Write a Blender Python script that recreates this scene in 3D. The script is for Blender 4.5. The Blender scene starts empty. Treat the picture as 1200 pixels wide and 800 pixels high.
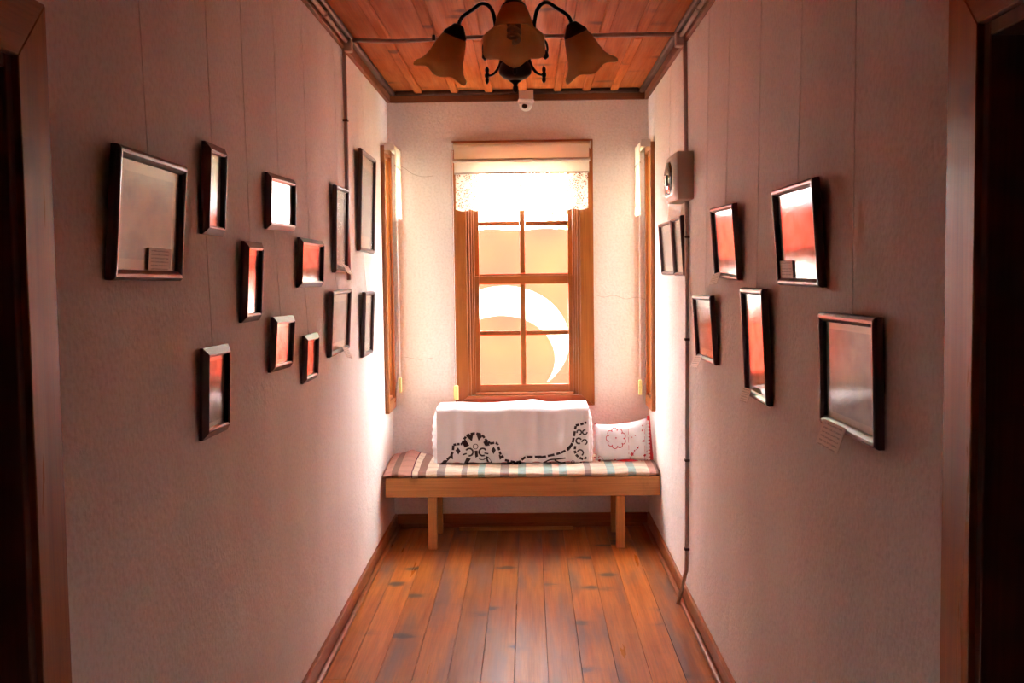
import bpy, bmesh, math, random
from mathutils import Vector, Matrix
random.seed(7)
R = math.radians
sc = bpy.context.scene
col = sc.collection

# ------------------------------------------------------------------ camera
F_PX = 1244.27
CAM_Z = 1.6842
YAW, PITCH, ROLL = .0164, .0642, -.0124
XL, XR, YB, ZC = -.9123, .7877, 7.0, 2.87          # left wall, right wall, end wall, ceiling
fwd = Vector((-math.sin(YAW) * math.cos(PITCH), math.cos(YAW) * math.cos(PITCH), -math.sin(PITCH)))
rgt0 = Vector((math.cos(YAW), math.sin(YAW), 0))
up0 = rgt0.cross(fwd)
rgt = rgt0 * math.cos(ROLL) + up0 * math.sin(ROLL)
upv = up0 * math.cos(ROLL) - rgt0 * math.sin(ROLL)
cam = bpy.data.cameras.new('camera')
cam.sensor_width = 36.0
cam.lens = 36.0 * F_PX / 1200.0
cam.clip_start, cam.clip_end = .05, 200
cam_o = bpy.data.objects.new('camera', cam)
col.objects.link(cam_o)
m3 = Matrix((rgt, upv, -fwd)).transposed()
cam_o.matrix_world = Matrix.Translation((0, 0, CAM_Z)) @ m3.to_4x4()
sc.camera = cam_o

def at(axis, v, px, py):
    """pixel of the 1200x800 frame -> point on the plane axis = v"""
    d = fwd + rgt * ((px - 600) / F_PX) + upv * ((400 - py) / F_PX)
    i = 'xyz'.index(axis)
    o = Vector((0, 0, CAM_Z))
    return o + d * ((v - o[i]) / d[i])

# ------------------------------------------------------------------ sky and exposure
SKY = 14.0
w = bpy.data.worlds.new('overcast_sky')
sc.world = w
w.use_nodes = True
bg = w.node_tree.nodes['Background']
bg.inputs[0].default_value = (.98, .98, 1.0, 1)
bg.inputs[1].default_value = SKY
sc.view_settings.view_transform = 'Standard'
sc.view_settings.look = 'None'
sc.view_settings.exposure = 1.85
sc.view_settings.gamma = 1.0
sc.view_settings.use_curve_mapping = False
try:
    sc.cycles.use_adaptive_sampling = False
    sc.cycles.max_bounces = 16
    sc.cycles.diffuse_bounces = 8
    sc.cycles.glossy_bounces = 5
    sc.cycles.transparent_max_bounces = 24
    sc.cycles.caustics_reflective = False
    sc.cycles.caustics_refractive = False
except Exception:
    pass

# ------------------------------------------------------------------ helpers
def tag(o, label=None, cat=None, group=None, kind=None):
    if label: o['label'] = label
    if cat: o['category'] = cat
    if group: o['group'] = group
    if kind: o['kind'] = kind
    return o

def empty(name, loc=(0, 0, 0), label=None, cat=None, group=None, kind=None, mat4=None):
    o = bpy.data.objects.new(name, None)
    col.objects.link(o)
    o.empty_display_size = .05
    if mat4 is not None: o.matrix_world = mat4
    else: o.location = loc
    return tag(o, label, cat, group, kind)

def obj(name, bm, mat, parent=None, smooth=False, world=True):
    """bmesh -> one mesh object. world=True: the coordinates are world coordinates and the parent is not rotated."""
    me = bpy.data.meshes.new(name)
    bm.to_mesh(me); bm.free()
    me.materials.append(mat)
    if smooth:
        for p in me.polygons: p.use_smooth = True
    o = bpy.data.objects.new(name, me)
    col.objects.link(o)
    if parent is not None:
        o.parent = parent
        if world: o.matrix_parent_inverse = parent.matrix_basis.inverted()
    return o

def box(bm, x0, x1, y0, y1, z0, z1, bev=0.0, seg=1):
    vs = [bm.verts.new((x, y, z)) for x in (x0, x1) for y in (y0, y1) for z in (z0, z1)]
    fs = []
    for q in ((0, 1, 3, 2), (4, 6, 7, 5), (0, 4, 5, 1), (2, 3, 7, 6), (0, 2, 6, 4), (1, 5, 7, 3)):
        fs.append(bm.faces.new([vs[i] for i in q]))
    bmesh.ops.recalc_face_normals(bm, faces=fs)
    if bev > 0:
        es = list({e for f in fs for e in f.edges})
        bmesh.ops.bevel(bm, geom=es, offset=bev, segments=seg, affect='EDGES', profile=.5)
    return bm

def BX(*a, **k):
    return box(bmesh.new(), *a, **k)

def grid(bm, fn, nu, nv, close_u=False):
    vs = [[bm.verts.new(fn(i / (nu if close_u else nu), j / nv)) for j in range(nv + 1)] for i in range(nu if close_u else nu + 1)]
    n = len(vs)
    for i in range(nu):
        a, b = vs[i], vs[(i + 1) % n]
        for j in range(nv):
            try: bm.faces.new((a[j], b[j], b[j + 1], a[j + 1]))
            except ValueError: pass
    return bm

def tube(bm, pts, r, n=8, closed=False):
    pts = [Vector(p) for p in pts]
    rs = r if isinstance(r, (list, tuple)) else [r] * len(pts)
    rings = []
    prev = None
    N = len(pts)
    for i, p in enumerate(pts):
        if closed: t = pts[(i + 1) % N] - pts[i - 1]
        else: t = pts[min(i + 1, N - 1)] - pts[max(i - 1, 0)]
        t.normalize()
        a = prev if prev is not None else (Vector((0, 0, 1)) if abs(t.z) < .9 else Vector((1, 0, 0)))
        s = (a - t * a.dot(t)); s.normalize(); prev = s
        b = t.cross(s)
        rings.append([bm.verts.new(p + (s * math.cos(2 * math.pi * k / n) + b * math.sin(2 * math.pi * k / n)) * rs[i]) for k in range(n)])
    M = N if closed else N - 1
    for i in range(M):
        a, b = rings[i], rings[(i + 1) % N]
        for k in range(n):
            bm.faces.new((a[k], a[(k + 1) % n], b[(k + 1) % n], b[k]))
    if not closed:
        bm.faces.new(rings[0][::-1]); bm.faces.new(rings[-1])
    return bm

def lathe(bm, prof, n=24, mat=None, rim=None, cap=True):
    """profile of (r, z) turned about z"""
    mat = mat or Matrix()
    rings = []
    for i, (r, z) in enumerate(prof):
        ring = []
        for k in range(n):
            a = 2 * math.pi * k / n
            rr, zz = (r, z) if rim is None else rim(r, z, a, i)
            ring.append(bm.verts.new(mat @ Vector((rr * math.cos(a), rr * math.sin(a), zz))))
        rings.append(ring)
    for a, b in zip(rings, rings[1:]):
        for k in range(n):
            bm.faces.new((a[k], a[(k + 1) % n], b[(k + 1) % n], b[k]))
    if cap:
        bm.faces.new(rings[0][::-1]); bm.faces.new(rings[-1])
    bmesh.ops.recalc_face_normals(bm, faces=list(bm.faces))
    return bm

def spline(pts, n=6):
    """Catmull-Rom through the points"""
    P = [Vector(p) for p in pts]
    P = [P[0] * 2 - P[1]] + P + [P[-1] * 2 - P[-2]]
    out = []
    for i in range(1, len(P) - 2):
        for k in range(n):
            t = k / n
            a, b, c, d = P[i - 1:i + 3]
            out.append(.5 * ((2 * b) + (c - a) * t + (2 * a - 5 * b + 4 * c - d) * t * t + (3 * b - a - 3 * c + d) * t ** 3))
    out.append(P[-2])
    return out

# ------------------------------------------------------------------ materials
def newmat(name):
    m = bpy.data.materials.new(name); m.use_nodes = True
    nt = m.node_tree
    return m, nt, nt.nodes['Principled BSDF'], nt.links

def nd(nt, t, **k):
    n = nt.nodes.new(t)
    for a, b in k.items(): setattr(n, a, b)
    return n

def ramp(nt, stops, interp='LINEAR'):
    n = nd(nt, 'ShaderNodeValToRGB')
    e = n.color_ramp; e.interpolation = interp
    while len(e.elements) > 1: e.elements.remove(e.elements[-1])
    e.elements[0].position = stops[0][0]; e.elements[0].color = (*stops[0][1], 1)
    for p, c in stops[1:]:
        x = e.elements.new(p); x.color = (*c, 1)
    return n

def mix(nt, fac, a, b, blend='MIX'):
    n = nd(nt, 'ShaderNodeMix', data_type='RGBA', blend_type=blend)
    for i, v in ((0, fac), (6, a), (7, b)):
        if hasattr(v, 'is_linked') or hasattr(v, 'links'): nt.links.new(v, n.inputs[i])
        else: n.inputs[i].default_value = v if i == 0 else (*v, 1)
    return n.outputs[2]

def math_n(nt, op, a, b=None):
    n = nd(nt, 'ShaderNodeMath', operation=op)
    for i, v in ((0, a), (1, b)):
        if v is None: continue
        if hasattr(v, 'links'): nt.links.new(v, n.inputs[i])
        else: n.inputs[i].default_value = v
    return n.outputs[0]

def plain(name, c, rough=.5, spec=.5, metal=0, bump=0, bscale=200):
    m, nt, p, L = newmat(name)
    p.inputs['Base Color'].default_value = (*c, 1)
    p.inputs['Roughness'].default_value = rough
    p.inputs['Specular IOR Level'].default_value = spec
    p.inputs['Metallic'].default_value = metal
    tc = nd(nt, 'ShaderNodeTexCoord'); no = nd(nt, 'ShaderNodeTexNoise')
    no.inputs['Scale'].default_value = bscale; no.inputs['Detail'].default_value = 3
    L.new(tc.outputs['Object'], no.inputs['Vector'])
    c2 = tuple(x * .86 for x in c)
    L.new(mix(nt, no.outputs['Fac'], c2, c), p.inputs['Base Color'])
    if bump:
        b = nd(nt, 'ShaderNodeBump'); b.inputs['Strength'].default_value = bump; b.inputs['Distance'].default_value = .002
        L.new(no.outputs['Fac'], b.inputs['Height']); L.new(b.outputs[0], p.inputs['Normal'])
    return m

def wood(name, c1, c2, axis='Y', rough=.4, knots=.0, stain=.0, knot_c=(.06, .02, .012), grain=1.0, spec=.4, vary=.25):
    m, nt, p, L = newmat(name)
    tc = nd(nt, 'ShaderNodeTexCoord'); oi = nd(nt, 'ShaderNodeObjectInfo')
    add = nd(nt, 'ShaderNodeVectorMath', operation='MULTIPLY_ADD')
    cmb = nd(nt, 'ShaderNodeCombineXYZ')
    for i in range(3): L.new(oi.outputs['Random'], cmb.inputs[i])
    add.inputs[1].default_value = (37., 53., 29.)
    L.new(cmb.outputs[0], add.inputs[0]); L.new(tc.outputs['Object'], add.inputs[2])
    def mapped(s_long, s_cross):
        mp = nd(nt, 'ShaderNodeMapping')
        s = [s_cross] * 3; s['XYZ'.index(axis)] = s_long
        mp.inputs['Scale'].default_value = s
        L.new(add.outputs[0], mp.inputs[0])
        return mp.outputs[0]
    n1 = nd(nt, 'ShaderNodeTexNoise'); n1.inputs['Scale'].default_value = 1; n1.inputs['Detail'].default_value = 6; n1.inputs['Distortion'].default_value = .15
    L.new(mapped(1.3, 16 * grain), n1.inputs['Vector'])
    n2 = nd(nt, 'ShaderNodeTexNoise'); n2.inputs['Scale'].default_value = 1; n2.inputs['Detail'].default_value = 4
    L.new(mapped(3.0, 120 * grain), n2.inputs['Vector'])
    rp = ramp(nt, [(.25, c2), (.55, c1), (.8, tuple(min(1, x * 1.12) for x in c1))])
    L.new(n1.outputs['Fac'], rp.inputs[0])
    fine = ramp(nt, [(.35, (.78, .74, .72)), (.6, (1, 1, 1))])
    L.new(n2.outputs['Fac'], fine.inputs[0])
    c = mix(nt, .8, rp.outputs[0], fine.outputs[0], 'MULTIPLY')
    var = ramp(nt, [(0, (1 - vary,) * 3), (1, (1 + vary * .3,) * 3)])
    L.new(oi.outputs['Random'], var.inputs[0])
    c = mix(nt, 1.0, c, var.outputs[0], 'MULTIPLY')
    if stain:
        n3 = nd(nt, 'ShaderNodeTexNoise'); n3.inputs['Scale'].default_value = 1; n3.inputs['Detail'].default_value = 4
        L.new(mapped(1.1, 9), n3.inputs['Vector'])
        r3 = ramp(nt, [(.48, (0, 0, 0)), (.68, (stain,) * 3)])
        L.new(n3.outputs['Fac'], r3.inputs[0])
        c = mix(nt, r3.outputs[0], c, (.20, .11, .095))
    if knots:
        vo = nd(nt, 'ShaderNodeTexVoronoi'); vo.inputs['Scale'].default_value = 1; vo.inputs['Randomness'].default_value = 1.0
        L.new(mapped(4.6, 3.1), vo.inputs['Vector'])
        nz = nd(nt, 'ShaderNodeTexNoise'); nz.inputs['Scale'].default_value = 1; nz.inputs['Detail'].default_value = 2
        L.new(mapped(26, 16), nz.inputs['Vector'])
        d = math_n(nt, 'ADD', vo.outputs['Distance'], math_n(nt, 'MULTIPLY', math_n(nt, 'SUBTRACT', nz.outputs['Fac'], .5), .22))
        rk = ramp(nt, [(.06, (1, 1, 1)), (.12, (.85, .85, .85)), (.20, (.2, .2, .2)), (.32, (0, 0, 0))])
        L.new(d, rk.inputs[0])
        c = mix(nt, math_n(nt, 'MULTIPLY', rk.outputs[0], knots), c, knot_c)
    L.new(c, p.inputs['Base Color'])
    p.inputs['Specular IOR Level'].default_value = spec
    rr = ramp(nt, [(.3, (rough * 1.3,) * 3), (.7, (rough * .8,) * 3)])
    L.new(n1.outputs['Fac'], rr.inputs[0]); L.new(rr.outputs[0], p.inputs['Roughness'])
    b = nd(nt, 'ShaderNodeBump'); b.inputs['Strength'].default_value = .25; b.inputs['Distance'].default_value = .001
    L.new(n2.outputs['Fac'], b.inputs['Height']); L.new(b.outputs[0], p.inputs['Normal'])
    return m

def plaster(name, c):
    m, nt, p, L = newmat(name)
    tc = nd(nt, 'ShaderNodeTexCoord')
    def noise(s, d=4, sc3=None):
        n = nd(nt, 'ShaderNodeTexNoise'); n.inputs['Scale'].default_value = s; n.inputs['Detail'].default_value = d
        if sc3:
            mp = nd(nt, 'ShaderNodeMapping'); mp.inputs['Scale'].default_value = sc3
            L.new(tc.outputs['Object'], mp.inputs[0]); L.new(mp.outputs[0], n.inputs['Vector'])
        else: L.new(tc.outputs['Object'], n.inputs['Vector'])
        return n.outputs['Fac']
    big = ramp(nt, [(.3, tuple(x * .90 for x in c)), (.65, c)])
    L.new(noise(2.2, 5, (1, 1, .45)), big.inputs[0])
    sp = ramp(nt, [(.35, (.88, .86, .85)), (.55, (1, 1, 1))])
    L.new(noise(70, 3), sp.inputs[0])
    L.new(mix(nt, .7, big.outputs[0], sp.outputs[0], 'MULTIPLY'), p.inputs['Base Color'])
    p.inputs['Roughness'].default_value = .85
    p.inputs['Specular IOR Level'].default_value = .15
    h = math_n(nt, 'ADD', math_n(nt, 'MULTIPLY', noise(60, 4), 1.0), math_n(nt, 'MULTIPLY', noise(9, 3), 2.2))
    b = nd(nt, 'ShaderNodeBump'); b.inputs['Strength'].default_value = .5; b.inputs['Distance'].default_value = .006
    L.new(h, b.inputs['Height']); L.new(b.outputs[0], p.inputs['Normal'])
    return m

def thin_glass(name, tint=(1, 1, 1), rough=.0, ior=1.5):
    m, nt, p, L = newmat(name)
    out = nt.nodes['Material Output']; nt.nodes.remove(p)
    tr = nd(nt, 'ShaderNodeBsdfTransparent'); tr.inputs[0].default_value = (*tint, 1)
    gl = nd(nt, 'ShaderNodeBsdfGlossy'); gl.inputs['Roughness'].default_value = rough
    fr = nd(nt, 'ShaderNodeFresnel'); fr.inputs[0].default_value = ior
    mx = nd(nt, 'ShaderNodeMixShader')
    # both faces of the sheet use the outside index, so the far face does not turn into a mirror
    geo = nd(nt, 'ShaderNodeNewGeometry')
    iv = nd(nt, 'ShaderNodeMix'); L.new(geo.outputs['Backfacing'], iv.inputs[0])
    iv.inputs[2].default_value = ior; iv.inputs[3].default_value = 1 / ior
    L.new(iv.outputs[0], fr.inputs[0])
    L.new(fr.outputs[0], mx.inputs[0]); L.new(tr.outputs[0], mx.inputs[1]); L.new(gl.outputs[0], mx.inputs[2])
    L.new(mx.outputs[0], out.inputs[0])
    return m

def translucent(name, c_diff, c_trans, fac=.5, rough=.6):
    m, nt, p, L = newmat(name)
    out = nt.nodes['Material Output']
    p.inputs['Base Color'].default_value = (*c_diff, 1); p.inputs['Roughness'].default_value = rough
    t = nd(nt, 'ShaderNodeBsdfTranslucent'); t.inputs[0].default_value = (*c_trans, 1)
    mx = nd(nt, 'ShaderNodeMixShader'); mx.inputs[0].default_value = fac
    L.new(p.outputs[0], mx.inputs[1]); L.new(t.outputs[0], mx.inputs[2]); L.new(mx.outputs[0], out.inputs[0])
    return m

M = {}
M['wall'] = plaster('white_plaster', (.88, .835, .80))
M['floor'] = wood('floor_pine', (.68, .22, .038), (.54, .14, .024), 'Y', .34, spec=.22, knots=.85, stain=.85, knot_c=(.055, .045, .055), vary=.42)
M['ceil'] = wood('ceiling_pine', (.56, .15, .03), (.45, .10, .02), 'Y', .62, spec=.12, knots=.8, knot_c=(.10, .04, .02), vary=.2)
M['cornice'] = wood('cornice_wood', (.28, .09, .03), (.18, .05, .02), 'Y', .45, knots=.5)
M['cornice_x'] = wood('cornice_wood_cross', (.28, .09, .03), (.18, .05, .02), 'X', .45, knots=.5)
M['cove'] = wood('cove_wood', (.09, .035, .022), (.06, .022, .014), 'Y', .5)
M['base'] = wood('baseboard_wood', (.42, .13, .035), (.30, .085, .025), 'Y', .35, knots=.5)
M['base_x'] = wood('baseboard_wood_cross', (.42, .13, .035), (.30, .085, .025), 'X', .4)
M['win'] = wood('window_pine', (.42, .135, .028), (.33, .095, .02), 'Z', .33, knots=.2, vary=.15)
M['win_x'] = wood('window_pine_cross', (.42, .125, .028), (.32, .09, .02), 'X', .33, vary=.15)
M['win_y'] = wood('window_pine_side', (.42, .135, .028), (.33, .095, .02), 'Y', .33, vary=.15)
M['bench'] = wood('bench_pine', (.66, .31, .10), (.56, .24, .075), 'X', .5, knots=.4, vary=.12)
M['bench_z'] = wood('bench_leg_pine', (.66, .31, .10), (.56, .24, .075), 'Z', .5, vary=.12)
M['door'] = wood('dark_door_wood', (.17, .05, .022), (.11, .03, .014), 'Z', .35)
M['door_case'] = wood('door_casing_wood', (.44, .14, .04), (.33, .095, .03), 'Z', .3, knots=.6)
M['door_case_y'] = wood('door_casing_head_wood', (.34, .11, .035), (.24, .07, .025), 'Y', .3)
M['frame'] = plain('aubergine_moulding', (.075, .024, .03), .28, .6, bscale=120)
M['backing'] = plain('frame_backing', (.10, .06, .04), .8)
M['glass'] = thin_glass('picture_glass', rough=.12, ior=1.42)
M['pane'] = thin_glass('window_glass', (.97, .98, .97))
M['card'] = plain('caption_card', (.62, .52, .42), .7)
M['string'] = plain('hanging_string', (.88, .84, .80), .5)
M['iron'] = plain('blackened_iron', (.012, .010, .010), .35, .6)
M['pvc'] = plain('pvc_conduit', (.46, .33, .29), .28, .55)
M['white_plastic'] = plain('white_plastic', (.72, .66, .60), .35)
M['box_plastic'] = plain('beige_enamel', (.58, .47, .38), .4)
M['dark_lens'] = plain('dark_lens', (.02, .018, .018), .1, .8)
M['yellow'] = plain('yellow_weight', (.72, .58, .20), .45)
M['blind'] = translucent('blind_fabric', (.82, .74, .60), (.80, .70, .52), .35, .8)
M['blind_bar'] = plain('blind_bar', (.55, .42, .30), .5)
M['red_thread'] = plain('red_thread', (.55, .03, .05), .8, .2)
M['red_cloth'] = plain('red_cloth', (.62, .02, .03), .7, .3, bump=.2)
M['white_cloth'] = plain('white_cotton', (.80, .76, .76), .85, .2, bump=.25, bscale=900)
M['dark_thread'] = plain('dark_cutwork', (.05, .03, .032), .9, .1)
M['cfl'] = plain('cfl_tube', (.62, .60, .56), .3)
M['bark'] = plain('bark', (.12, .08, .05), .9)
M['ground'] = plain('garden_ground', (.22, .26, .12), .95, bscale=3)
M['leaf'] = translucent('leaf_green', (.16, .34, .06), (.22, .45, .07), .4, .6)

# amber alabaster lamp shade
m, nt, p, L = newmat('amber_shade_glass')
tc = nd(nt, 'ShaderNodeTexCoord'); no = nd(nt, 'ShaderNodeTexNoise'); no.inputs['Scale'].default_value = 14; no.inputs['Detail'].default_value = 4
L.new(tc.outputs['Object'], no.inputs['Vector'])
cr = ramp(nt, [(.3, (.78, .50, .25)), (.7, (.90, .66, .38))]); L.new(no.outputs['Fac'], cr.inputs[0])
L.new(cr.outputs[0], p.inputs['Base Color']); p.inputs['Roughness'].default_value = .35
t = nd(nt, 'ShaderNodeBsdfTranslucent'); L.new(cr.outputs[0], t.inputs[0])
mx = nd(nt, 'ShaderNodeMixShader'); mx.inputs[0].default_value = .6
L.new(p.outputs[0], mx.inputs[1]); L.new(t.outputs[0], mx.inputs[2]); L.new(mx.outputs[0], nt.nodes['Material Output'].inputs[0])
M['shade'] = m

# prints: beige mount with a faded photograph inside it (Generated coordinates of the sheet)
def print_mat(name, mount, tone_a, tone_b, border, seed, colour=False):
    m, nt, p, L = newmat(name)
    tc = nd(nt, 'ShaderNodeTexCoord'); sp = nd(nt, 'ShaderNodeSeparateXYZ'); L.new(tc.outputs['Generated'], sp.inputs[0])
    def inside(o):
        a = math_n(nt, 'ABSOLUTE', math_n(nt, 'SUBTRACT', o, .5))
        return math_n(nt, 'LESS_THAN', a, .5 - border)
    f = math_n(nt, 'MULTIPLY', inside(sp.outputs[0]), inside(sp.outputs[1]))
    no = nd(nt, 'ShaderNodeTexNoise'); no.noise_dimensions = '4D'; no.inputs['W'].default_value = seed
    no.inputs['Scale'].default_value = 4.2; no.inputs['Detail'].default_value = 5
    L.new(tc.outputs['Generated'], no.inputs['Vector'])
    rp = ramp(nt, [(.35, tone_a), (.6, tone_b)]); L.new(no.outputs['Fac'], rp.inputs[0])
    L.new(mix(nt, f, mount, rp.outputs[0]), p.inputs['Base Color'])
    p.inputs['Roughness'].default_value = .7; p.inputs['Specular IOR Level'].default_value = .2
    return m
PR = [print_mat('print_sepia', (.62, .53, .40), (.30, .25, .20), (.50, .42, .32), .10, 1.3),
      print_mat('print_grey', (.62, .56, .48), (.22, .21, .20), (.46, .43, .40), .09, 4.1),
      print_mat('print_blue_grey', (.66, .60, .50), (.26, .28, .29), (.44, .46, .46), .13, 7.7),
      print_mat('print_dark', (.50, .42, .34), (.12, .12, .13), (.34, .30, .26), .07, 9.2)]

# caption cards carry a few printed lines
m, nt, p, L = newmat('caption_card_print')
tc = nd(nt, 'ShaderNodeTexCoord'); sp = nd(nt, 'ShaderNodeSeparateXYZ'); L.new(tc.outputs['Generated'], sp.inputs[0])
wv = math_n(nt, 'GREATER_THAN', math_n(nt, 'SINE', math_n(nt, 'MULTIPLY', sp.outputs[1], 38.)), .45)
no = nd(nt, 'ShaderNodeTexNoise'); no.inputs['Scale'].default_value = 22; L.new(tc.outputs['Generated'], no.inputs['Vector'])
ins = math_n(nt, 'LESS_THAN', math_n(nt, 'ABSOLUTE', math_n(nt, 'SUBTRACT', sp.outputs[0], .5)), .4)
f = math_n(nt, 'MULTIPLY', math_n(nt, 'MULTIPLY', wv, ins), math_n(nt, 'GREATER_THAN', no.outputs['Fac'], .45))
L.new(mix(nt, math_n(nt, 'MULTIPLY', f, .6), (.84, .76, .68), (.25, .20, .18)), p.inputs['Base Color']); p.inputs['Roughness'].default_value = .75
M['card'] = m

# lace: white net with holes
def lace_mat(name, dens):
    m, nt, p, L = newmat(name)
    p.inputs['Base Color'].default_value = (.80, .72, .58, 1); p.inputs['Roughness'].default_value = .9
    tc = nd(nt, 'ShaderNodeTexCoord')
    vo = nd(nt, 'ShaderNodeTexVoronoi', feature='DISTANCE_TO_EDGE'); vo.inputs['Scale'].default_value = 95
    L.new(tc.outputs['Object'], vo.inputs['Vector'])
    v2 = nd(nt, 'ShaderNodeTexVoronoi', feature='DISTANCE_TO_EDGE'); v2.inputs['Scale'].default_value = 17
    L.new(tc.outputs['Object'], v2.inputs['Vector'])
    net = math_n(nt, 'LESS_THAN', vo.outputs['Distance'], dens)
    mot = math_n(nt, 'LESS_THAN', v2.outputs['Distance'], .07)
    f = math_n(nt, 'MAXIMUM', net, mot)
    t = nd(nt, 'ShaderNodeBsdfTranslucent'); t.inputs[0].default_value = (.85, .74, .56, 1)
    m1 = nd(nt, 'ShaderNodeMixShader'); m1.inputs[0].default_value = .5
    L.new(p.outputs[0], m1.inputs[1]); L.new(t.outputs[0], m1.inputs[2])
    tr = nd(nt, 'ShaderNodeBsdfTransparent'); m2 = nd(nt, 'ShaderNodeMixShader')
    L.new(f, m2.inputs[0]); L.new(tr.outputs[0], m2.inputs[1]); L.new(m1.outputs[0], m2.inputs[2])
    L.new(m2.outputs[0], nt.nodes['Material Output'].inputs[0])
    return m
M['lace'] = lace_mat('lace_net', .15)

# plaid weave of the bench pad: bands across the bench (x) and fainter bands along it (y)
m, nt, p, L = newmat('plaid_weave')
tc = nd(nt, 'ShaderNodeTexCoord'); sp = nd(nt, 'ShaderNodeSeparateXYZ'); L.new(tc.outputs['Object'], sp.inputs[0])
cream, brown, teal, plum, pink, grey = (.80, .70, .56), (.30, .18, .14), (.40, .56, .53), (.14, .04, .06), (.60, .33, .26), (.40, .33, .29)
seq = [(447, pink), (458, brown), (466, pink), (481, plum), (483, cream), (490, brown), (498, cream), (511, grey), (520, cream), (540, grey), (547, cream), (560, teal), (567, cream), (585, grey), (596, cream), (606, teal), (615, cream), (636, teal), (646, cream), (655, teal), (664, cream), (684, grey), (692, cream), (711, teal), (719, cream), (735, teal), (744, cream), (760, pink), (768, brown)]
xs = [(at('y', 6.40, a, 550).x, c) for a, c in seq]
x0, x1 = -.93, .80
rp = ramp(nt, [(max(0, (x - x0) / (x1 - x0)), c) for x, c in xs], 'CONSTANT')
fx = math_n(nt, 'DIVIDE', math_n(nt, 'SUBTRACT', sp.outputs[0], x0), x1 - x0); L.new(fx, rp.inputs[0])
sy = math_n(nt, 'GREATER_THAN', math_n(nt, 'SINE', math_n(nt, 'MULTIPLY', sp.outputs[1], 62.)), .62)
no = nd(nt, 'ShaderNodeTexNoise'); no.inputs['Scale'].default_value = 400; L.new(tc.outputs['Object'], no.inputs['Vector'])
c = mix(nt, math_n(nt, 'MULTIPLY', sy, .22), rp.outputs[0], (.36, .20, .16))
c = mix(nt, .5, c, no.outputs['Color'], 'OVERLAY')
L.new(c, p.inputs['Base Color']); p.inputs['Roughness'].default_value = .9; p.inputs['Specular IOR Level'].default_value = .15
M['plaid'] = m

# the flag cloth: red bunting with a white crescent and star printed on it
FY = 7.75
fc = at('y', FY, 591, 400); fi = at('y', FY, 588, 421)
kx = FY / F_PX
m, nt, p, L = newmat('flag_bunting')
tc = nd(nt, 'ShaderNodeTexCoord'); sp = nd(nt, 'ShaderNodeSeparateXYZ'); L.new(tc.outputs['Object'], sp.inputs[0])
def disc(cx, cz, rx, rz):
    a = math_n(nt, 'POWER', math_n(nt, 'DIVIDE', math_n(nt, 'SUBTRACT', sp.outputs[0], cx), rx), 2.)
    b = math_n(nt, 'POWER', math_n(nt, 'DIVIDE', math_n(nt, 'SUBTRACT', sp.outputs[2], cz), rz), 2.)
    return math_n(nt, 'LESS_THAN', math_n(nt, 'ADD', a, b), 1.)
cres = math_n(nt, 'SUBTRACT', disc(fc.x, fc.z, 76 * kx, 65 * kx), disc(fi.x, fi.z, 63 * kx, 52 * kx))
cres = math_n(nt, 'MAXIMUM', cres, 0.)
# five-pointed star below the opening of the crescent
stx, stz, sr = fi.x, fc.z - .62, .20
dx = math_n(nt, 'SUBTRACT', sp.outputs[0], stx); dz = math_n(nt, 'SUBTRACT', sp.outputs[2], stz)
ang = math_n(nt, 'ARCTAN2', dx, dz); seg = 2 * math.pi / 5
am = math_n(nt, 'ABSOLUTE', math_n(nt, 'SUBTRACT', math_n(nt, 'MODULO', math_n(nt, 'ADD', ang, 10 * seg + seg / 2), seg), seg / 2))
rad = math_n(nt, 'SQRT', math_n(nt, 'ADD', math_n(nt, 'POWER', dx, 2.), math_n(nt, 'POWER', dz, 2.)))
# edge of a star point: r * sin(am + 18 deg) = R * sin(18 deg)
star = math_n(nt, 'LESS_THAN', math_n(nt, 'MULTIPLY', rad, math_n(nt, 'SINE', math_n(nt, 'ADD', am, R(18)))), sr * math.sin(R(18)))
f = math_n(nt, 'MAXIMUM', cres, star)
wv = nd(nt, 'ShaderNodeTexNoise'); wv.inputs['Scale'].default_value = 3; wv.inputs['Detail'].default_value = 1; L.new(tc.outputs['Object'], wv.inputs['Vector'])
red = mix(nt, wv.outputs['Fac'], (.40, .018, .0135), (.46, .040, .0165))
cc = mix(nt, f, red, (.88, .86, .84))
t = nd(nt, 'ShaderNodeBsdfTranslucent'); L.new(cc, t.inputs[0]); L.new(cc, p.inputs['Base Color']); p.inputs['Roughness'].default_value = .9
mx = nd(nt, 'ShaderNodeMixShader'); mx.inputs[0].default_value = .72
L.new(p.outputs[0], mx.inputs[1]); L.new(t.outputs[0], mx.inputs[2]); L.new(mx.outputs[0], nt.nodes['Material Output'].inputs[0])
M['flag'] = m

# ------------------------------------------------------------------ room shell
Y0, TH, TS = -3.6, .13, .17      # end wall and side wall thickness
def struct(name, bm, mat, smooth=False):
    return tag(obj(name, bm, mat, smooth=smooth), kind='structure')

# window openings: along the wall a0..a1, z0..z1
WB = (-.405, .338, .878, 2.46)           # end wall window
WS = (6.678, 6.935, .878, 2.44)          # side windows
DL = (.95, 1.872, 0, 2.075)
DR = (.90, 1.84, 0, 2.095)
ZT = 3.05
def side_wall(name, xa, xb, door):
    bm = bmesh.new()
    d0, d1, _, dz = door
    s0, s1, sz0, sz1 = WS
    box(bm, xa, xb, Y0 - TH, d0, -.1, ZT)
    box(bm, xa, xb, d0, d1, dz, ZT)
    box(bm, xa, xb, d1, s0, -.1, ZT)
    box(bm, xa, xb, s0, s1, -.1, sz0)
    box(bm, xa, xb, s0, s1, sz1, ZT)
    box(bm, xa, xb, s1, YB + TH, -.1, ZT)
    return struct(name, bm, M['wall'])
side_wall('wall_left', XL - TS, XL, DL)
side_wall('wall_right', XR, XR + TS, DR)
bm = bmesh.new()
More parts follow.
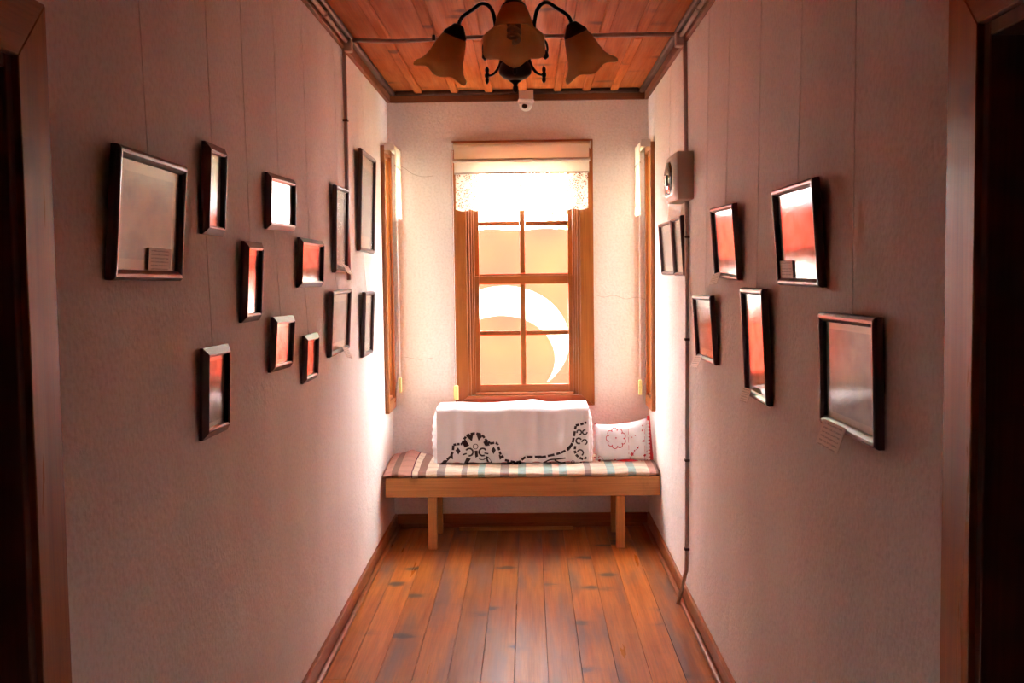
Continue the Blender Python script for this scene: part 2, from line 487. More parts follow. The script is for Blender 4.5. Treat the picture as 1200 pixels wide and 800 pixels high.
box(bm, XL, WB[0], YB, YB + TH, -.1, ZT); box(bm, WB[1], XR, YB, YB + TH, -.1, ZT)
box(bm, WB[0], WB[1], YB, YB + TH, -.1, WB[2]); box(bm, WB[0], WB[1], YB, YB + TH, WB[3], ZT)
wb = struct('wall_back', bm, M['wall'])
M['crack'] = plain('plaster_crack', (.42, .35, .30), .9)
for pts in ([(697, 345), (708, 348), (720, 346), (733, 350), (746, 348), (757, 351)], [(463, 192), (474, 197), (484, 204), (496, 207), (508, 206)], [(474, 418), (492, 421), (508, 419)]):
    obj('crack', tube(bmesh.new(), spline([at('y', YB - .0003, *q) for q in pts], 4), .0011, 5), M['crack'], wb)
struct('wall_front', BX(XL, XR, Y0 - TH, Y0, -.1, ZT), M['wall'])

# floor: slab with pine boards on it
floor = struct('floor', BX(XL - TH, XR + TH, Y0 - TH, YB + TH, -.14, -.022), M['cove'])
seams = [-.906, -.785, -.653, -.505, -.357, -.219, -.079, .063, .207, .353, .491, .633, .782]
gap = .0007
cuts = {0: [4.33], 1: [2.6], 2: [3.7], 4: [1.9], 5: [3.2], 7: [2.4], 9: [3.9], 10: [1.5]}
for i, (a, b) in enumerate(zip(seams, seams[1:])):
    ys = [Y0 + .001] + cuts.get(i, [2.9]) + [YB - .001]
    for c0, c1 in zip(ys, ys[1:]):
        dz = random.uniform(-.001, .0)
        obj('plank', BX(a + gap, b - gap, c0 + gap, c1 - gap, -.022, dz, bev=.0011), M['floor'], floor)

# ceiling: slab, boards, battens over their joints
ceil = struct('ceiling', BX(XL - TH, XR + TH, Y0 - TH, YB + TH, ZC + .016, ZT + .1), M['cove'])
bx_c = [-.70, -.465, -.245, -.025, .20, .385, .565]
edges = [XL + .001] + bx_c + [XR - .001]
for i, (a, b) in enumerate(zip(edges, edges[1:])):
    for c0, c1 in ((Y0 + .001, 2.2 + .4 * (i % 3)), (2.2 + .4 * (i % 3), YB - .001)):
        obj('plank', BX(a + .001, b - .001, c0 + .001, c1 - .001, ZC, ZC + .016), M['ceil'], ceil)
for x in bx_c:
    for c0, c1 in ((Y0 + .001, 5.42), (5.424, YB - .055)):
        obj('batten', BX(x - .026, x + .026, c0, c1, ZC - .020, ZC - .0003, bev=.007), M['ceil'], ceil)

# cornice boards and the dark cove above them
def cornice(n, name_axis, a, b):
    pass
trims = [('trim_1', BX(XL, XL + .022, Y0, YB, 2.80, ZC - .0005, bev=.002), M['cornice'], BX(XL + .022, XL + .058, Y0, YB, ZC - .03, ZC - .0006, bev=.008)),
         ('trim_2', BX(XR - .022, XR, Y0, YB, 2.80, ZC - .0005, bev=.002), M['cornice'], BX(XR - .058, XR - .022, Y0, YB, ZC - .03, ZC - .0006, bev=.008)),
         ('trim_3', BX(XL + .0225, XR - .0225, YB - .022, YB, 2.80, ZC - .0005, bev=.002), M['cornice_x'], BX(XL + .0585, XR - .0585, YB - .055, YB - .0225, ZC - .03, ZC - .0006, bev=.008))]
for n, b1, mt, b2 in trims:
    o = struct(n, b1, mt)
    obj('cove_moulding', b2, M['cove'], o)

# baseboards with a shoe moulding
BBH = .088
def baseboard(name, segs, x_wall, sgn):
    root = empty(name, (0, 0, 0), kind='structure')
    for a, b in segs:
        obj('board', BX(min(x_wall, x_wall + sgn * .018), max(x_wall, x_wall + sgn * .018), a, b, 0, BBH, bev=.003), M['base'], root)
        obj('shoe_moulding', BX(min(x_wall + sgn * .018, x_wall + sgn * .042), max(x_wall + sgn * .018, x_wall + sgn * .042), a, b, 0, .026, bev=.009, seg=2), M['base'], root)
baseboard('baseboard_left', [(Y0, DL[0] - .116), (DL[1] + .116, YB)], XL, 1)
baseboard('baseboard_right', [(Y0, DR[0] - .13), (DR[1] + .13, YB)], XR, -1)
root = empty('baseboard_back', kind='structure')
obj('board', BX(XL + .0185, XR - .0185, YB - .018, YB, 0, BBH, bev=.003), M['base_x'], root)
obj('shoe_moulding', BX(XL + .043, XR - .043, YB - .042, YB - .018, 0, .026, bev=.009, seg=2), M['base_x'], root)

# ---- end wall window: casing, jamb lining, two sashes of 2 x 2 panes
def quad_prism(bm, pts, axis, a, b):
    """polygon (two coordinates) extruded along an axis"""
    def v(p, t):
        return {'y': (p[0], t, p[1]), 'x': (t, p[0], p[1])}[axis]
    A = [bm.verts.new(v(p, a)) for p in pts]; B = [bm.verts.new(v(p, b)) for p in pts]
    fs = [bm.faces.new(A), bm.faces.new(B[::-1])]
    n = len(pts)
    for i in range(n): fs.append(bm.faces.new((A[i], B[i], B[(i + 1) % n], A[(i + 1) % n])))
    bmesh.ops.recalc_face_normals(bm, faces=fs)
    bmesh.ops.bevel(bm, geom=list({e for f in fs for e in f.edges}), offset=.002, segments=1, affect='EDGES')
    return bm

def casing(root, axis, p0, p1, inner, cw, mv, mh, sill_w=None, g=.0006):
    i0, i1, z0, z1 = inner
    sw = sill_w or cw
    o0, o1, q0, q1 = i0 - cw, i1 + cw, z0 - sw, z1 + cw
    L_ = [(o0, q0), (i0, z0), (i0, z1), (o0, q1)]
    R_ = [(o1, q0), (o1, q1), (i1, z1), (i1, z0)]
    B_ = [(o0 + g, q0), (o1 - g, q0), (i1 - g, z0), (i0 + g, z0)]
    T_ = [(o0 + g, q1), (i0 + g, z1), (i1 - g, z1), (o1 - g, q1)]
    for pts, mt in ((L_, mv), (R_, mv), (B_, mh), (T_, mh)):
        obj('casing_board', quad_prism(bmesh.new(), pts, axis, p0, p1), mt, root)

win1 = empty('window_1', (0, YB, WB[2]), kind='structure')
casing(win1, 'y', YB - .024, YB - .0005, WB, .088, M['win'], M['win_x'], .07)
a0, a1, z0, z1 = WB
# stepped jamb lining
for k, (ins, y0, y1) in enumerate(((.0, YB - .012, YB + .12), (.018, YB + .015, YB + .115), (.032, YB + .030, YB + .11))):
    b0 = [0, .018, .032][k]
    t = .018 if k == 0 else .014
    obj('jamb', BX(a0 + b0, a0 + b0 + t, y0, y1, z0, z1, bev=.002), M['win'], win1)
    obj('jamb', BX(a1 - b0 - t, a1 - b0, y0, y1, z0, z1, bev=.002), M['win'], win1)
obj('head_lining', BX(a0 + .047, a1 - .047, YB, YB + .12, z1 - .03, z1, bev=.002), M['win_x'], win1)
obj('window_sill', BX(a0 + .047, a1 - .047, YB - .010, YB + .125, z0, z0 + .018, bev=.003), M['win_x'], win1)
SX0, SX1 = a0 + .047, a1 - .047
def sash(root, y0, y1, zlo, zhi, rail_lo, rail_hi, mid):
    st = .030
    s = empty('sash'); s.parent = root; s.matrix_parent_inverse = root.matrix_basis.inverted()
    obj('stile', BX(SX0, SX0 + st, y0, y1, zlo, zhi, bev=.002), M['win'], s)
    obj('stile', BX(SX1 - st, SX1, y0, y1, zlo, zhi, bev=.002), M['win'], s)
    e = .0004
    obj('rail', BX(SX0 + st + e, SX1 - st - e, y0, y1, zlo, zlo + rail_lo, bev=.002), M['win_x'], s)
    obj('rail', BX(SX0 + st + e, SX1 - st - e, y0, y1, zhi - rail_hi, zhi, bev=.002), M['win_x'], s)
    xm = (SX0 + SX1) / 2 - .006; hw = .018
    zl, zh = zlo + rail_lo, zhi - rail_hi
    obj('glazing_bar', BX(xm - hw, xm + hw, y0 + .004, y1 - .004, zl + e, zh - e, bev=.004), M['win'], s)
    hb = .016
    for xa, xb in ((SX0 + st + e, xm - hw - e), (xm + hw + e, SX1 - st - e)):
        obj('glazing_bar', BX(xa, xb, y0 + .005, y1 - .005, mid - hb, mid + hb, bev=.004), M['win_x'], s)
        for za, zb in ((zl, mid - hb), (mid + hb, zh)):
            obj('pane', BX(xa, xb, (y0 + y1) / 2 - .0015, (y0 + y1) / 2 + .0015, za, zb), M['pane'], s)
sash(win1, YB + .035, YB + .065, z0 + .019, 1.668, .048, .056, 1.288)
sash(win1, YB + .070, YB + .100, 1.625, z1 - .031, .056, .04, 2.012)

# ---- side windows
def side_window(name, xw, sgn):
    root = empty(name, (xw, WS[0], WS[2]), kind='structure')
    pa, pb = sorted((xw + sgn * .0005, xw + sgn * .026))
    casing(root, 'x', pa, pb, WS, .046, M['win'], M['win_y'], .07)
    s0, s1, z0, z1 = WS
    ja, jb = sorted((xw + sgn * .010, xw - sgn * .164))
    obj('jamb', BX(ja, jb, s0, s0 + .012, z0, z1, bev=.002), M['win'], root)
    obj('jamb', BX(ja, jb, s1 - .012, s1, z0, z1, bev=.002), M['win'], root)
    obj('window_sill', BX(ja, jb, s0 + .0125, s1 - .0125, z0, z0 + .018, bev=.003), M['win_y'], root)
    obj('head_lining', BX(ja, jb, s0 + .0125, s1 - .0125, z1 - .018, z1, bev=.003), M['win_y'], root)
    xa, xb = sorted((xw - sgn * .085, xw - sgn * .11))
    t0, t1, q0, q1 = s0 + .0125, s1 - .0125, z0 + .0185, z1 - .0185
    s = empty('sash'); s.parent = root; s.matrix_parent_inverse = root.matrix_basis.inverted()
    obj('stile', BX(xa, xb, t0, t0 + .020, q0, q1, bev=.002), M['win'], s)
    obj('stile', BX(xa, xb, t1 - .020, t1, q0, q1, bev=.002), M['win'], s)
    n = 4
    zs = [q0 + .0145 + (q1 - q0 - .029) * k / n for k in range(n + 1)]
    for k, z in enumerate(zs):
        obj('rail' if k in (0, n) else 'glazing_bar', BX(xa + .002, xb - .002, t0 + .0204, t1 - .0204, z - .014, z + .014, bev=.002), M['win_y'], s)
    for za, zb in zip(zs, zs[1:]):
        obj('pane', BX((xa + xb) / 2 - .0015, (xa + xb) / 2 + .0015, t0 + .0204, t1 - .0204, za + .014, zb - .014), M['pane'], s)
side_window('window_2', XL, 1)
side_window('window_3', XR, -1)

# ---- doors at the near end of the corridor
def door(name, xw, sgn, D, cw):
    d0, d1, _, dz = D
    root = empty(name, (xw, d0, 0), kind='structure')
    pa, pb = sorted((xw + sgn * .0005, xw + sgn * .024))
    g = .0006
    o0, o1, q1 = d0 - cw, d1 + cw, dz + cw
    for pts, mt in (([(o0, 0), (d0, 0), (d0, dz), (o0, q1)], M['door_case']), ([(d1, 0), (o1, 0), (o1, q1), (d1, dz)], M['door_case']),
                    ([(o0 + g, q1), (d0 + g, dz), (d1 - g, dz), (o1 - g, q1)], M['door_case_y'])):
        obj('casing_board', quad_prism(bmesh.new(), pts, 'x', pa, pb), mt, root)
    ja, jb = sorted((xw + sgn * .012, xw - sgn * .166))
    obj('jamb', BX(ja, jb, d0, d0 + .025, 0, dz, bev=.002), M['door'], root)
    obj('jamb', BX(ja, jb, d1 - .025, d1, 0, dz, bev=.002), M['door'], root)
    obj('head_lining', BX(ja, jb, d0 + .0255, d1 - .0255, dz - .025, dz, bev=.002), M['door'], root)
    la, lb = sorted((xw - sgn * .11, xw - sgn * .15))
    leaf = obj('door_leaf', BX(la, lb, d0 + .0258, d1 - .0258, .004, dz - .0258, bev=.002), M['door'], root)
    fa, fb = sorted((xw - sgn * .095, xw - sgn * .1095))
    e0, e1 = d0 + .03, d1 - .03
    ym = (e0 + e1) / 2
    for y0, y1, za, zb in ((e0, e0 + .1, .01, dz - .03), (e1 - .1, e1, .01, dz - .03), (e0 + .101, e1 - .101, .01, .2), (e0 + .101, e1 - .101, .95, 1.08), (e0 + .101, e1 - .101, dz - .14, dz - .03), (ym - .05, ym + .05, .201, .949), (ym - .05, ym + .05, 1.081, dz - .141)):
        obj('stile_strip', BX(fa, fb, y0, y1, za, zb, bev=.004), M['door'], leaf)
    hx = xw - sgn * .075
    hb = tube(bmesh.new(), [(xw - sgn * .095, d1 - .085, 1.02), (hx, d1 - .085, 1.02), (hx + sgn * .02, d1 - .10, 1.02), (hx + sgn * .02, d1 - .19, 1.015)], .009, 8)
    obj('door_handle', hb, M['iron'], leaf, smooth=True)
door('door_1', XL, 1, DL, .115)
door('door_2', XR, -1, DR, .125)

# unseen house-front walls, added beside the bay to cut light through its side windows
M['light_block'] = plaster('light_block_render', (.44, .40, .35))
for n_, (xa, xb) in (('wall_light_block_left', (XL - 5.5, XL - TS)), ('wall_light_block_right', (XR + TS, XR + 5.5))):
    struct(n_, BX(xa, xb, 6.10, 6.40, -3.5, 4.2), M['light_block'])
# ------------------------------------------------------------------ outside: flag, trees, ground
struct('garden_ground', BX(-40, 40, 7.6, 60, -3.6, -3.5), M['ground'])
def tree(x, y, h, rc, label, n=2600, seed=1):
    rnd = random.Random(seed)
    root = empty('garden_tree', (x, y, -3.5), label, 'tree', 'trees outside the window')
    bm = bmesh.new()
    top = -3.5 + h
    tube(bm, spline([(x, y, -3.5), (x + .1, y, -2), (x - .05, y + .1, -3.5 + h * .5), (x + .05, y, top - rc * .6)], 4), [.22 - .16 * k / 12 for k in range(13)], 8)
    for k in range(7):
        a = k * 2.4; s = Vector((x, y, -3.5 + h * (.45 + .05 * k)))
        e = s + Vector((math.cos(a) * rc * .7, math.sin(a) * rc * .7, rc * .5))
        tube(bm, [s, (s + e) / 2 + Vector((0, 0, -.1)), e], [.07, .045, .02], 6)
    obj('trunk', bm, M['bark'], root)
    bm = bmesh.new()
    cs = [Vector((rnd.gauss(0, .45), rnd.gauss(0, .45), rnd.gauss(0, .35))) * rc for _ in range(22)]
    for _ in range(n):
        c = rnd.choice(cs)
        d = Vector((rnd.gauss(0, 1), rnd.gauss(0, 1), rnd.gauss(0, 1))).normalized() * rc * .38 * rnd.random() ** .4
        p = Vector((x, y, top - rc * .3)) + c + d
        u = Vector((rnd.gauss(0, 1), rnd.gauss(0, 1), rnd.gauss(0, 1))).normalized()
        v = u.orthogonal().normalized()
        s = rnd.uniform(.05, .11)
        bm.faces.new([bm.verts.new(p + q) for q in (-u * s, v * s * .5 - u * s * .1, u * s, -v * s * .5 - u * s * .1)])
    obj('foliage', bm, M['leaf'], root)
tree(-2.7, 14.0, 7.6, 1.7, 'leafy garden tree outside, the one rooted closer to the hanging flag', seed=3, n=6000)
tree(2.7, 15.5, 8.0, 1.8, 'taller leafy garden tree outside, standing further away from the hanging flag', seed=5, n=6500)

ftl = at('y', FY, 600, 267)
FW, FH = 1.86, 2.75
fx0, fx1, fz1 = fc.x - FW / 2, fc.x + FW / 2, ftl.z
flag = empty('flag', (fc.x, FY, fz1 - FH), 'large red flag with white crescent hanging upright outside the window', 'flag')
def flag_pt(u, v):
    x = fx0 + FW * u
    z = fz1 - FH * v - .012 * (1 - (2 * u - 1) ** 2) * (1 - v) + .006 * math.sin(u * 31)*(1-v)
    y = FY + (.02 + .03 * v) * math.sin(u * 9 + v * 2.2) + .012 * math.sin(u * 23 - v * 5 + 1)
    return (x, y, z)
obj('bunting', grid(bmesh.new(), flag_pt, 60, 60), M['flag'], flag, smooth=True)
for u in (0.003, .997):
    p = Vector(flag_pt(u, 0.002)); q = Vector((p.x, YB + TH + .001, 3.0))
    obj('hanging_cord', tube(bmesh.new(), [p, (p + q) / 2 + Vector((0, 0, -.02)), q], .004, 6), M['string'], flag)

# ------------------------------------------------------------------ bench
BF = 6.37
bench = empty('bench', (0, 6.68, 0), 'long pine bench fitted wall to wall below the window', 'bench')
bx0, bx1 = XL + .028, XR - .006
ZS = .447
obj('front_rail', BX(bx0, bx1, BF, BF + .032, .331, ZS, bev=.002), M['bench'], bench)
obj('back_rail', BX(bx0, bx1, 6.93, 6.962, .345, ZS - .02, bev=.002), M['bench'], bench)
for k in range(4):
    ya = BF + .034 + k * .139
    obj('seat_board', BX(bx0 + .002, bx1 - .002, ya, ya + .136, ZS - .0195, ZS - .002, bev=.002), M['bench'], bench)
for x in (-.605, .545):
    for y in (BF + .034, 6.80):
        obj('leg', BX(x - .028, x + .028, y, y + .045, 0, ZS - .021, bev=.003), M['bench_z'], bench)
    obj('cross_rail', BX(x - .027, x + .027, BF + .082, 6.795, .36, ZS - .0205, bev=.002), M['bench_z'], bench)
st = at('z', .012, 538, 620); st2 = at('z', .012, 672, 618)
sy = (st.y + st2.y) / 2
o = obj('wooden_batten', BX(st.x, st2.x, sy - .012, sy + .012, .0005, .024, bev=.003), M['bench'])
tag(o, 'thin loose wooden batten lying on the floor beneath the bench', 'batten')

# plaid pad on the bench
def pad_pt(u, v):
    # v runs round the section: bottom back -> front bottom -> front top -> back top
    x = bx0 - .018 + (bx1 - .004 - bx0 + .018) * u
    lf = max(0, 1 - abs(u - .10) / .12)
    h = .038 + .003 * math.sin(u * 37)
    back_h = .040 + .05 * max(0, 1 - abs(u - .07) / .10)
    if u < .05: h *= .55 + .45 * (u / .05)
    yf, yb = BF + .012 + .006 * math.sin(u * 43) , 6.955
    pr = [(yb, 0), (yf + .01, 0), (yf - .006, .012), (yf - .010, h * .55), (yf + .006, h * .92), (yf + .03, h), (yf + .2, h * .5 + back_h * .5 + .003), (yb - .12, back_h), (yb - .02, back_h * .9), (yb, back_h * .5), (yb, 0)]
    t = v * (len(pr) - 1); i = min(int(t), len(pr) - 2); f = t - i
    y = pr[i][0] * (1 - f) + pr[i + 1][0] * f; z = pr[i][1] * (1 - f) + pr[i + 1][1] * f
    z = z + (.0025 * math.sin(u * 90 + v * 9) + .002 * math.sin(v * 40 + u * 15)) * (1 if z > .02 else 0)
    return (x, y, ZS + .001 + max(0, z))
bm = grid(bmesh.new(), pad_pt, 110, 40)
for side in (0, 110):
    vs = [v for v in bm.verts]
bmesh.ops.remove_doubles(bm, verts=bm.verts, dist=.0005)
es = [e for e in bm.edges if e.is_boundary]
bmesh.ops.holes_fill(bm, edges=es, sides=0)
bmesh.ops.recalc_face_normals(bm, faces=list(bm.faces))
o = obj('bench_pad', bm, M['plaid'], smooth=True)
tag(o, 'striped plaid woven pad in cream brown and teal covering the bench seat', 'pad')
ZP = ZS + .001 + .041

# bolster under a white cutwork cloth
YF = 6.60                                               # front face of the bolster
ZP2 = ZP + .004
pl = at('y', YF, 512, 520); prr = at('y', YF, 690, 520); ptop = at('y', YF + .05, 600, 477)
BX0, BX1, BZ = pl.x, prr.x, ptop.z
bol = obj('bolster', BX(BX0 + .012, BX1 - .012, YF + .012, 6.93, ZP2, BZ - .008, bev=.02, seg=3), M['red_cloth'], smooth=False)
tag(bol, 'firm red bolster hidden under the white cutwork cloth on the bench', 'bolster')
def cloth_base(s, t):
    """s: 0..1 along x, t: 0..1 from the back of the top down the front to the hem"""
    depth, hgt = .30, BZ - ZP2 - .004
    tot = depth + hgt
    d = t * tot
    rr = .03
    if d < depth - rr: y, z = YF + depth - d, BZ
    elif d < depth + rr:
        a = (d - depth + rr) / (2 * rr) * math.pi / 2
        y, z = YF + rr - rr * math.sin(a), BZ - rr + rr * math.cos(a)
    else: y, z = YF, BZ - (d - depth)
    return y, z
def cloth_pt(s, t):
    y, z = cloth_base(s, t)
    x = BX0 + (BX1 - BX0) * s
    fr = max(0, min(1, (YF + .06 - y) / .06))
    dn = max(0, (BZ - z) / (BZ - ZP2))
    y -= fr * (.004 + .005 * (1 + math.sin(s * 34 + 1.5 * dn)) * (.35 + .65 * (1 - dn)) + .003 * math.sin(s * 71 + 2))
    z += .004 * math.sin(s * 15) * (1 - dn) + (.016 * math.exp(-((s - .64) / .07) ** 2) * (1 - fr) )
    if dn > .9: z += .003 * math.sin(s * 60)
    return (x, y, z + .004)
cl = empty('cutwork_cloth', (0, YF, ZP2), 'white cotton cloth with dark cutwork scrolls draped over the bolster', 'cloth')
obj('main_panel', grid(bmesh.new(), cloth_pt, 120, 46), M['white_cloth'], cl, smooth=True)
# folds that hang down over both ends
def end_fold(s_end, sgn, lean, dep):
    def f(u, v):
        t0 = .30 / (.30 + BZ - ZP2 - .004)
        x0, y0, z0 = cloth_pt(s_end, t0 + .03 + (.97 - t0) * v)
        k = min(1, u / .12); k = k * k * (3 - 2 * k)
        y = y0 + dep * u
        top = (1 - min(1, v * 5)) ** 2
        bul = .010 * abs(math.sin(u * 15 + v * 1.6 + 1)) * (.35 + .65 * v) + .004 * math.sin(v * 45 + u * 4) * (1 - u)
        x = x0 + sgn * k * (.010 + lean * v * (1 - v) * 1.6 + bul) * (1 - .7 * top)
        z = z0 + (BZ - z0) * .35 * k * top
        return (x, y, z)
    return grid(bmesh.new(), f, 40, 50)
obj('end_fold', end_fold(0., -1, .036, .26), M['white_cloth'], cl, smooth=True)
obj('end_fold', end_fold(1., 1, .022, .10), M['white_cloth'], cl, smooth=True)

# cutwork motif: ribbons of open work, drawn on the front of the cloth
def front_y(x, z):
    s = (x - BX0) / (BX1 - BX0); dn = (BZ - z) / (BZ - ZP2)
    return YF - (.004 + .005 * (1 + math.sin(s * 34 + 1.5 * dn)) * (.35 + .65 * (1 - dn)) + .003 * math.sin(s * 71 + 2)) - .0025
def to_front(px, py):
    p = at('y', YF - .01, px, py)
    return p.x, max(p.z, ZP2 + .004)
def ribbon(bm, pts, wd, yfn, closed=False, dash=0):
    P = [Vector((a, b)) for a, b in pts]
    if len(P) > 2:
        P = [Vector((q.x, q.y)) for q in spline([(a.x, a.y, 0) for a in P], 5)]
    for i in range(len(P) - 1):
        if dash and (i % dash == dash - 1): continue
        a, b = P[i], P[i + 1]
        d = (b - a)
        if d.length < 1e-6: continue
        n = Vector((-d.y, d.x)).normalized() * wd / 2
        q = [(a + n), (b + n), (b - n), (a - n)]
        bm.faces.new([bm.verts.new((k.x, yfn(k.x, k.y), k.y)) for k in q])
def blob(bm, pts, yfn):
    bm.faces.new([bm.verts.new((x, yfn(x, z), z)) for x, z in pts])
bm = bmesh.new()
s1 = lambda x, y: to_front(495 + x / 8.276, 465 + y / 8.276)
s2 = lambda x, y: to_front(630 + x / 7.5, 465 + y / 7.5)
WD = .015
for pts in ([(190, 650), (250, 600), (290, 545), (300, 470)], [(300, 466), (345, 458), (385, 455)], [(385, 455), (410, 400), (445, 368), (510, 352), (578, 372), (615, 415), (655, 448)],
            [(655, 450), (720, 448), (742, 505), (760, 560), (795, 595)], [(800, 612), (870, 628), (940, 628), (1000, 585), (1090, 582), (1200, 578)], [(820, 650), (900, 655), (960, 655)]):
    ribbon(bm, [s1(*p) for p in pts], WD, front_y, dash=4)
for c in ([(425, 380), (495, 352), (480, 430)], [(520, 352), (585, 380), (545, 425)], [(385, 440), (415, 405), (455, 470), (410, 490)], [(590, 440), (620, 410), (655, 470), (610, 475)],
          [(320, 520), (345, 490), (370, 525), (348, 560)], [(668, 515), (690, 480), (712, 515), (690, 555)], [(250, 585), (295, 545), (297, 605)], [(740, 560), (790, 580), (750, 610)],
          [(430, 585), (470, 600), (440, 655), (405, 640)], [(610, 570), (640, 580), (680, 640), (625, 630)], [(505, 520), (535, 520), (540, 575), (515, 590)], [(205, 615), (255, 610), (225, 655), (180, 660)]):
    blob(bm, [s1(*p) for p in c], front_y)
def ringpts(cx, cy, r, a0, a1, n=9): return [(cx + r * math.cos(R(a0 + (a1 - a0) * k / n)), cy + r * math.sin(R(a0 + (a1 - a0) * k / n))) for k in range(n + 1)]
for cx, cy, r, a, b, wd in ((515, 480, 24, 0, 360, .0045), (455, 535, 36, -150, 100, .011), (585, 535, 36, 60, 330, .011), (580, 570, 40, 40, 140, .006)):
    ribbon(bm, [s1(*p) for p in ringpts(cx, cy, r, a, b)], wd, front_y)
for pts in ([(390, 560), (430, 548)], [(600, 545), (640, 550)]):
    ribbon(bm, [s1(*p) for p in pts], .009, front_y)
for pts in ([(0, 535), (110, 515), (200, 492)], [(205, 490), (270, 460), (305, 405)], [(310, 400), (322, 330), (335, 255)], [(335, 250), (385, 238), (430, 222)], [(330, 430), (328, 480), (350, 520), (400, 545), (440, 525)]):
    ribbon(bm, [s2(*p) for p in pts], WD, front_y, dash=4)
for pts in ([(50, 585), (110, 552), (180, 545), (245, 538)], [(60, 595), (120, 600)], [(150, 555), (200, 580), (245, 592)]):
    ribbon(bm, [s2(*p) for p in pts], .009, front_y)
for cx, cy, r, a, b, wd in ((365, 310, 20, -200, 100, .009), (415, 308, 20, 0, 290, .009), (362, 385, 24, 60, 330, .010), (412, 395, 22, -180, 90, .009), (375, 490, 26, -160, 60, .009), (310, 575, 15, 0, 360, .004), (380, 580, 8, 0, 360, .004)):
    ribbon(bm, [s2(*p) for p in ringpts(cx, cy, r, a, b)], wd, front_y)
blob(bm, [s2(*p) for p in ((255, 450), (300, 405), (310, 425), (265, 475))], front_y)
cut = obj('cutwork_pattern', bm, M['dark_thread'], cl)
tag(cut, 'dark openwork scrolls and flowers', kind='stuff')

# embroidered cushion
CX0, CX1 = at('y', 6.62, 698, 530).x, at('y', 6.62, 761, 530).x
CZ0 = ZP2 + .002
cush = empty('cushion', ((CX0 + CX1) / 2, 6.68, CZ0), 'white cushion with red flower embroidery and red sides leaning at the bench end', 'cushion')
cyb = 6.67
def cz_top(u): return .215 + .035 * u + .012 * abs(2 * u - 1) ** 3
def cush_pt(sgn):
    def f(u, v):
        e = (1 - abs(2 * u - 1) ** 3.2) ** .6 * (1 - abs(2 * v - 1) ** 3.2) ** .6
        x = CX0 + (CX1 - CX0) * u - .006 * math.sin(v * math.pi) * (2 * u - 1)
        z = CZ0 + cz_top(u) * v - (.008 * math.sin(u * math.pi) if v > .9 else 0)
        lean = .06 * v
        return (x, cyb + lean + sgn * .062 * e + (.002 * math.sin(u * 21 + v * 13) * e), z)
    return f
fr = obj('front_cover', grid(bmesh.new(), cush_pt(-1), 30, 24), M['white_cloth'], cush, smooth=True)
bk = obj('back_cover', grid(bmesh.new(), cush_pt(1), 30, 24), M['red_cloth'], cush, smooth=True)
tag(bk, 'bright red back cover')
# red gusset that shows at the right end and along the bottom
bm = bmesh.new()
def gus(u, v):
    z = CZ0 + (cz_top(1) + .012) * v
    return (CX1 - .004 + (.036 - .016 * v) * u, cyb + .06 * v - .012 + .02 * u, z)
grid(bm, gus, 6, 16)
obj('red_flap', bm, M['red_cloth'], cush, smooth=True)
bm = bmesh.new()
pa, pb = at('y', cyb - .03, 722, 543), at('y', cyb - .03, 748, 545)
for k in range(10):
    pass
grid(bm, lambda u, v: (pa.x + (pb.x - pa.x) * u, cyb - .030 - .022 * math.sin(u * math.pi) - .012 * v, CZ0 + .002 + .014 * math.sin(u * math.pi) * (1 - v)), 12, 4)
obj('red_hem', bm, M['red_cloth'], cush, smooth=True)
def cush_front(x, z):
    u = (x - CX0) / (CX1 - CX0); u = min(.98, max(.02, u))
    v = min(.98, max(.02, (z - CZ0) / cz_top(u)))
    return cush_pt(-1)(u, v)[1] - .0022
def cf(x, y):
    p = at('y', 6.64, 630 + x / 7.5, 465 + y / 7.5)
    return p.x, p.z
bm = bmesh.new()
for k in range(9):
    a0 = k * 40 + 20
    cx, cy = 690 + 62 * math.cos(R(a0)), 365 + 62 * math.sin(R(a0))
    ribbon(bm, [cf(*p) for p in ringpts(cx, cy, 25, a0 - 95, a0 + 95, 6)], .0045, cush_front)
fo = obj('embroidered_flower', bm, M['red_thread'], cush)
tag(fo, 'red scalloped flower outline')
bm = bmesh.new()
for (x, y, r) in ((690, 360, 9), (830, 500, 22), (815, 535, 12), (945, 515, 16), (930, 390, 13), (925, 300, 10), (930, 260, 9), (880, 445, 12), (683, 555, 11), (545, 560, 16), (540, 530, 9), (505, 535, 10), (915, 570, 10), (860, 340, 7), (830, 355, 6), (975, 345, 9), (970, 255, 9), (775, 570, 8), (965, 480, 6), (850, 470, 9)):
    pts = []
    for k in range(10):
        rr = r * (1 if k % 2 else .55) * random.uniform(.8, 1.15); a = 2 * math.pi * k / 10
        pts.append(cf(x + rr * math.cos(a), y + rr * math.sin(a)))
    blob(bm, pts, cush_front)
for pts in ([(860, 465), (885, 440), (890, 425)], [(800, 285), (800, 400), (800, 500)], [(500, 500), (560, 530), (600, 590)], [(945, 290), (945, 400), (945, 560)]):
    ribbon(bm, [cf(*p) for p in pts], .0022, cush_front, dash=3)
em = obj('embroidered_sprigs', bm, M['red_thread'], cush)
tag(em, 'red embroidered sprigs', kind='stuff')
# scalloped white edging against the red flap
bm = bmesh.new()
for k in range(12):
    z = CZ0 + .012 + k * .0205; v = (z - CZ0) / cz_top(1)
    lathe(bm, [(.010, -.0015), (.010, .0015)], 10, Matrix.Translation((CX1 - .001, cyb + .06 * v - .024, z)) @ Matrix.Rotation(math.pi / 2, 4, 'X'))
obj('scalloped_edging', bm, M['white_cloth'], cush)

